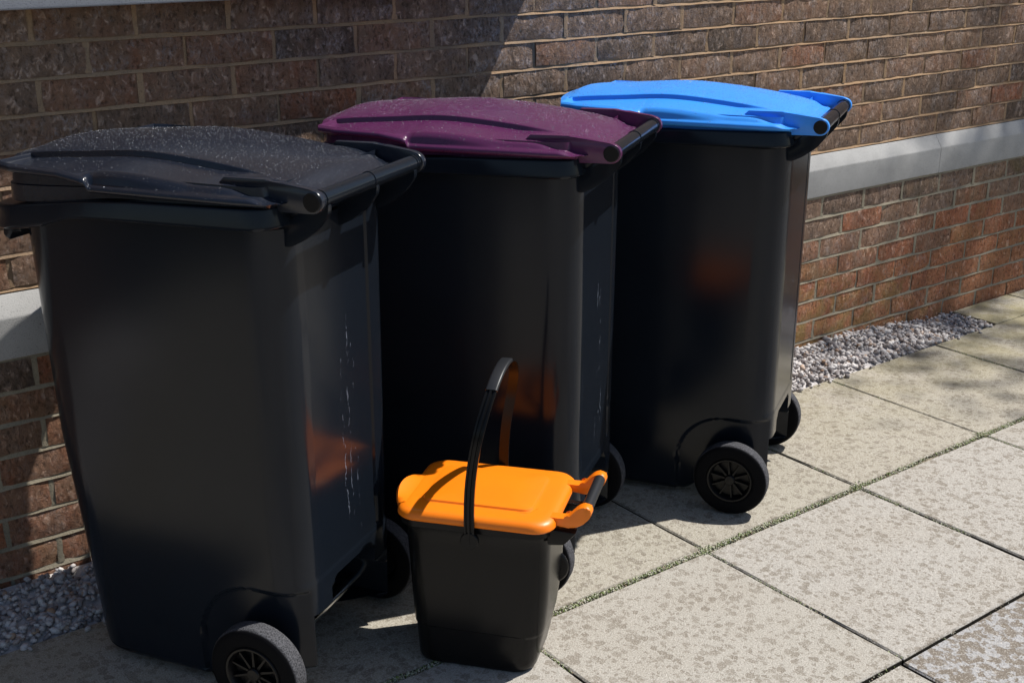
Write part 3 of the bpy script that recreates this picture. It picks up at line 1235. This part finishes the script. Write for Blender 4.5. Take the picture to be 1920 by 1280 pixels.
def make_bin(label, loc, rz, sc, lidmat, seed, ndrops, capmat, dsize):
    t = thing('wheelie_bin', label, 'wheelie bin', (loc[0], loc[1], 0.0), rz, sc, 'wheelie bins lined up by the wall')
    link('body', ME['body'], t, M['dark'], smooth=38)
    crisp(link('rim', ME['rim'], t, M['dark'], smooth=38))
    lid_me = own(ME['lid'])
    lid = crisp(link('lid', lid_me, t, lidmat, smooth=42))
    link('lid_skirt', own(ME['skirt']), lid, lidmat, smooth=35)
    link('emblem_plate', own(ME['emblem']), lid, lidmat, smooth=10)
    for sg in (-1, 1):
        bm = prism_xz(arm_poly(), sg * 0.186, sg * 0.201, 0.002)
        arm = link('lid_arm', bm_mesh('lid_arm', bm), lid, lidmat, smooth=35)
        # upper cover of the arm that widens into the lid
        V, F = lathe_y([(0.0001, 0.0), (0.0155, 0.0), (0.0168, 0.0012), (0.0168, 0.006)], 32)
        V = [(x + 0.158, sg * (0.2035 - abs(yv)) , z + 0.039 + 1.0) for x, yv, z in V]
        bmc = bmesh.new(); m0 = mesh_from('hinge_cap', V, F); bmc.from_mesh(m0); D.meshes.remove(m0)
        link('hinge_cap', bm_mesh('hinge_cap', bmc), lid, capmat, smooth=35)
    d = link('water_drops', drops_mesh(lid_me, seed, ndrops, dsize), lid, M['water'])
    d.data.polygons.foreach_set('use_smooth', [True] * len(d.data.polygons))
    d['kind'] = 'stuff'
    # hinge handle bar with collars
    bm = bmesh.new()
    tube_bm(bm, [(0.158, -0.186, 1.039), (0.158, 0.186, 1.039)], 0.0162, 24)
    for yy in (-0.182, -0.174, 0.0, 0.174, 0.182):
        tube_bm(bm, [(0.158, yy - 0.002, 1.039), (0.158, yy + 0.002, 1.039)], 0.0175, 24)
    link('handle', bm_mesh('handle', bm), t, M['dark'], smooth=35)
    # brackets that carry the bar
    for y0 in (-0.172, 0.004, 0.160):
        P = round_poly([(0.075, 0.985), (0.140, 1.030), (0.158, 1.022), (0.173, 1.032), (0.170, 1.012), (0.148, 0.984), (0.116, 0.960), (0.092, 0.948), (0.070, 0.946)], 0.006, 3, True)
        bm = prism_xz(P, y0, y0 + 0.012, 0.0015)
        link('hinge_bracket', bm_mesh('hinge_bracket', bm), t, M['dark'], smooth=35)
    bm = prism_xz(round_poly([(0.070, 1.022), (0.112, 1.026), (0.112, 1.012), (0.086, 0.985), (0.070, 0.985)], 0.004, 2, True), -0.168, 0.168, 0.001)
    link('back_ledge', bm_mesh('back_ledge', bm), t, M['dark'], smooth=35)
    # lifting lip under the front rim
    bm = prism_xz(round_poly([(-0.510, 0.944), (-0.552, 0.940), (-0.556, 0.915), (-0.540, 0.905), (-0.534, 0.925), (-0.510, 0.925)], 0.004, 2, True), -0.185, 0.13, 0.002)
    link('lifting_lip', bm_mesh('lifting_lip', bm), t, M['dark'], smooth=35)
    # wheels on a steel axle
    bm = bmesh.new()
    tube_bm(bm, [(0, -0.228, 0.1), (0, 0.228, 0.1)], 0.0105, 16)
    link('axle', bm_mesh('axle', bm), t, M['metal'], smooth=35)
    for sg in (-1, 1):
        wh = link('wheel', ME['tyre'], t, M['rubber'], smooth=35)
        wh.location = (0, sg * 0.243, 0.1)
        wh.rotation_euler = (0, random.uniform(0, 6), 0 if sg < 0 else math.pi)
        rm = link('wheel_rim', ME['wrim'], wh, M['black'], smooth=35)
    return t


make_bin('dark grey wheelie bin with a matching dark grey lid, nearest the camera', (1.050, -0.647), -1.030, 1.007, M['darklid'], 1, 6500, M['black'], 0.78)
make_bin('wheelie bin with a purple lid, standing between the other two', (1.754, -0.599), -0.972, 1.003, M['purple'], 2, 9000, M['black'], 0.98)
make_bin('wheelie bin with a bright blue lid, farthest along the wall', (2.439, -0.598), -1.033, 0.990, M['blue'], 3, 7000, M['black'], 0.98)


# ================================================================== FOOD CADDY
def make_caddy():
    t = thing('food_caddy', 'small black food waste caddy with an orange lid and upright carry handle', 'food caddy', (1.344, -0.860, 0.0), -0.895)
    # body
    rings = []
    for z in [0.002, 0.006, 0.014, 0.03, 0.05, 0.07, 0.088, 0.092, 0.096, 0.10, 0.12, 0.15, 0.2, 0.25, 0.29, 0.32, 0.338, 0.340, 0.352, 0.356]:
        xf = interp(z, [(0, -0.143), (0.092, -0.147), (0.096, -0.149), (0.34, -0.157)])
        xb = interp(z, [(0, 0.112), (0.05, 0.122), (0.10, 0.133), (0.18, 0.143), (0.34, 0.148)])
        w = interp(z, [(0, 0.088), (0.092, 0.093), (0.096, 0.096), (0.33, 0.108), (0.34, 0.116)])
        if z > 0.339:
            xf -= 0.006; xb += 0.006; w += 0.006
        s = 0.008 * max(0, 1 - z / 0.012) ** 2
        L = rrect(xf + s, xb - s, w - s, 0.036, 0.040, seg=8, dx=0.03, dyb=0.03, dyf=0.03)
        n0 = 80
        rings.append([(x, yy, z) for x, yy in resample_like(L, n0)])
    V, F = loft(rings, cap0=True, cap1=True)
    body = link('body', mesh_from('caddy_body', V, F), t, M['caddy'], smooth=30)
    # lid
    rings = []
    for off, z in ((0.0, 0.3575), (0.009, 0.3575), (0.012, 0.362), (0.011, 0.370), (0.006, 0.3765), (-0.002, 0.3795), (-0.012, 0.3805), (-0.030, 0.3815)):
        L = rrect(-0.156 - off, 0.152 + off, 0.121 + off, 0.042, 0.040, seg=8, dx=0.03, dyb=0.03, dyf=0.03)
        rings.append([(x, yy, z) for x, yy in resample_like(L, 96)])
    # raised panel with a step
    for x0, x1, w, z, r in ((-0.124, 0.116, 0.090, 0.3818, 0.022), (-0.121, 0.113, 0.087, 0.3822, 0.02), (-0.1185, 0.1105, 0.0845, 0.3862, 0.018), (-0.115, 0.107, 0.081, 0.3872, 0.016), (-0.05, 0.05, 0.04, 0.3885, 0.01)):
        L = rrect(x0, x1, w, r, r, seg=8, dx=0.03, dyb=0.03, dyf=0.03)
        rings.append([(x, yy, z) for x, yy in resample_like(L, 96)])
    V, F = loft(rings, cap0=True, cap1=True)
    lid = link('lid', mesh_from('caddy_lid', V, F), t, M['orange'], smooth=40)
    # front thumb lip
    pts = []
    rows_ = []
    for a in np.linspace(-1, 1, 13):
        yy = -0.024 + a * 0.070
        k = math.cos(a * math.pi / 2) ** 0.8 if abs(a) < 1 else 0
        rows_.append([(-0.145, yy, 0.3795), (-0.156 - 0.008 * k, yy, 0.3795 + 0.001 * k), (-0.1665 - 0.016 * k, yy, 0.374 + 0.016 * k), (-0.1675 - 0.022 * k, yy, 0.366 + 0.014 * k), (-0.166 - 0.008 * k, yy, 0.360)])
    V, F = loft(rows_, close_u=False)
    lip = link('lid_lip', mesh_from('lid_lip', V, F), lid, M['orange'], smooth=60)
    # two orange arms that carry the rear grip
    for sg in (-1, 1):
        P = round_poly([(0.118, 0.3805), (0.170, 0.3785), (0.185, 0.380), (0.208, 0.405), (0.226, 0.410), (0.236, 0.398), (0.230, 0.384), (0.206, 0.358), (0.150, 0.362)], [0, .01, .012, .015, .01, .01, .012, .02, 0], 4, True)
        bm = prism_xz(P, sg * 0.066, sg * 0.090, 0.004)
        link('lid_arm', bm_mesh('lid_arm', bm), lid, M['orange'], smooth=40)
    bm = bmesh.new()
    tube_bm(bm, [(0.221, -0.067, 0.3965), (0.221, 0.067, 0.3965)], 0.0115, 20)
    link('rear_grip', bm_mesh('rear_grip', bm), lid, M['grip'], smooth=40)
    # bracket under the arms
    for sg in (-1, 1):
        bm = prism_xz(round_poly([(0.146, 0.354), (0.205, 0.351), (0.180, 0.322), (0.146, 0.318)], 0.005, 2, True), (-0.094 if sg < 0 else 0.03), (-0.070 if sg < 0 else 0.05), 0.002)
        link('arm_bracket', bm_mesh('arm_bracket', bm), t, M['caddy'], smooth=35)
    # carry handle: flat ribbed strap bent to an arch
    path = []
    hw = 0.1345
    for z in np.linspace(0.325, 0.53, 10):
        path.append((-hw, z))
    for a in np.linspace(math.pi, 0, 25)[1:-1]:
        path.append((hw * math.cos(a), 0.53 + 0.132 * math.sin(a)))
    for z in np.linspace(0.53, 0.325, 10):
        path.append((hw, z))
    bm = bmesh.new()
    cs = [(-0.0105, 0.0015), (-0.0105, 0.0035), (-0.0065, 0.0035), (-0.0055, 0.0015), (-0.003, 0.0015), (-0.002, 0.0055), (0.002, 0.0055), (0.003, 0.0015), (0.0055, 0.0015), (0.0065, 0.0035), (0.0105, 0.0035), (0.0105, 0.0015), (0.0105, -0.0015), (-0.0105, -0.0015)]
    rings = []
    for i, (yy, z) in enumerate(path):
        a = np.array(path[max(0, i - 1)]); b = np.array(path[min(len(path) - 1, i + 1)])
        d = (b - a) / np.linalg.norm(b - a)
        nrm = np.array([-d[1], d[0]])
        lean = -0.004 + 0.040 * sstep(0.36, 0.70, z) ** 1.4
        rings.append([(lean + u, yy + nrm[0] * v, z + nrm[1] * v) for u, v in cs])
    V, F = loft(rings, cap0=True, cap1=True)
    bmx = bmesh.new(); m0 = mesh_from('carry_handle', V, F); bmx.from_mesh(m0); D.meshes.remove(m0)
    for sg in (-1, 1):
        V, F = lathe_y([(0.0001, -0.006), (0.017, -0.006), (0.0185, -0.004), (0.0185, 0.004), (0.0001, 0.004)], 28)
        m0 = mesh_from('tmp', [(x - 0.004, sg * 0.133 + yv, z + 0.330) for x, yv, z in V], F); bmx.from_mesh(m0); D.meshes.remove(m0)
    hd = link('carry_handle', bm_mesh('carry_handle', bmx), t, M['caddy'], smooth=35)
    # grip sleeve on the top of the arch
    rings = []
    for a in np.linspace(math.radians(128), math.radians(80), 12):
        yy, z = hw * math.cos(a), 0.53 + 0.132 * math.sin(a)
        d = np.array([math.cos(a), math.sin(a)])
        lean = -0.004 + 0.040 * sstep(0.36, 0.70, z) ** 1.4
        sec = round_poly([(-0.0122, -0.003), (0.0122, -0.003), (0.0122, 0.0062), (-0.0122, 0.0062)], 0.004, 3, True)
        rings.append([(lean + u, yy + d[0] * v, z + d[1] * v) for u, v in sec])
    V, F = loft(rings, cap0=True, cap1=True)
    bmx = bmesh.new(); m0 = mesh_from('tmp', V, F); bmx.from_mesh(m0); D.meshes.remove(m0)
    link('grip_sleeve', bm_mesh('grip_sleeve', bmx), hd, M['grip'], smooth=35)
    # round lug on the far side of the back
    V, F = lathe_y(round_poly([(0.0001, -0.006), (0.040, -0.006), (0.044, 0.0), (0.040, 0.006), (0.0001, 0.007)], 0.003, 2), 40)
    m0 = mesh_from('rear_lug', [(x + 0.116, yv + 0.060, z + 0.186) for x, yv, z in V], F)
    link('rear_lug', m0, t, M['caddy'], smooth=35)


make_caddy()


# ================================================================== TREE that throws the dappled shade on the far end
def tree(name, label, base, crown_c, crown_r, nleaf, seed, trunk_r=0.13):
    r = random.Random(seed)
    t = thing(name, label, 'tree', base)
    b = Vector(base)
    cc = Vector(crown_c) - b
    bm = bmesh.new()
    top = cc + Vector((0, 0, crown_r[2] * 0.4))
    pts = [Vector((0, 0, -0.05)), Vector((0.03, 0.02, cc.z * 0.3)), cc * 0.6, cc * 0.85, top]
    tube_bm(bm, pts, [trunk_r * 1.25, trunk_r, trunk_r * 0.75, trunk_r * 0.55, trunk_r * 0.2], 10)
    tips = []
    for k in range(16):
        st = cc * r.uniform(0.6, 0.98)
        a = r.uniform(0, 6.28); el = r.uniform(-0.1, 0.9)
        d = Vector((math.cos(a) * math.cos(el) * crown_r[0], math.sin(a) * math.cos(el) * crown_r[1], math.sin(el) * crown_r[2]))
        e = st + d * r.uniform(0.6, 0.95)
        m = (st + e) / 2 + Vector((0, 0, 0.15))
        tube_bm(bm, [st, m, e], [trunk_r * 0.3, trunk_r * 0.18, trunk_r * 0.05], 6)
        tips += [m, e, (m + e) / 2]
    link('trunk', bm_mesh('trunk', bm), t, M['bark'], smooth=60)
    V, F = [], []
    for k in range(nleaf):
        c = r.choice(tips) + Vector((r.gauss(0, .28), r.gauss(0, .28), r.gauss(0, .22)))
        n = Vector((r.uniform(-1, 1), r.uniform(-1, 1), r.uniform(0.1, 1))).normalized()
        u = n.orthogonal().normalized(); w = n.cross(u)
        L = r.uniform(0.04, 0.075)
        i = len(V)
        V += [c - u * L, c + w * L * 0.45, c + u * L, c - w * L * 0.45]
        F.append((i, i + 1, i + 2, i + 3))
    o = link('foliage', mesh_from('foliage', V, F), t, M['leaf'])
    o['kind'] = 'stuff'


tree('tree', 'leafy tree standing beyond the right end of the paving', (10.7, -1.2, 0.0), (9.95, -1.75, 9.3), (1.5, 1.3, 1.2), 4200, 5)
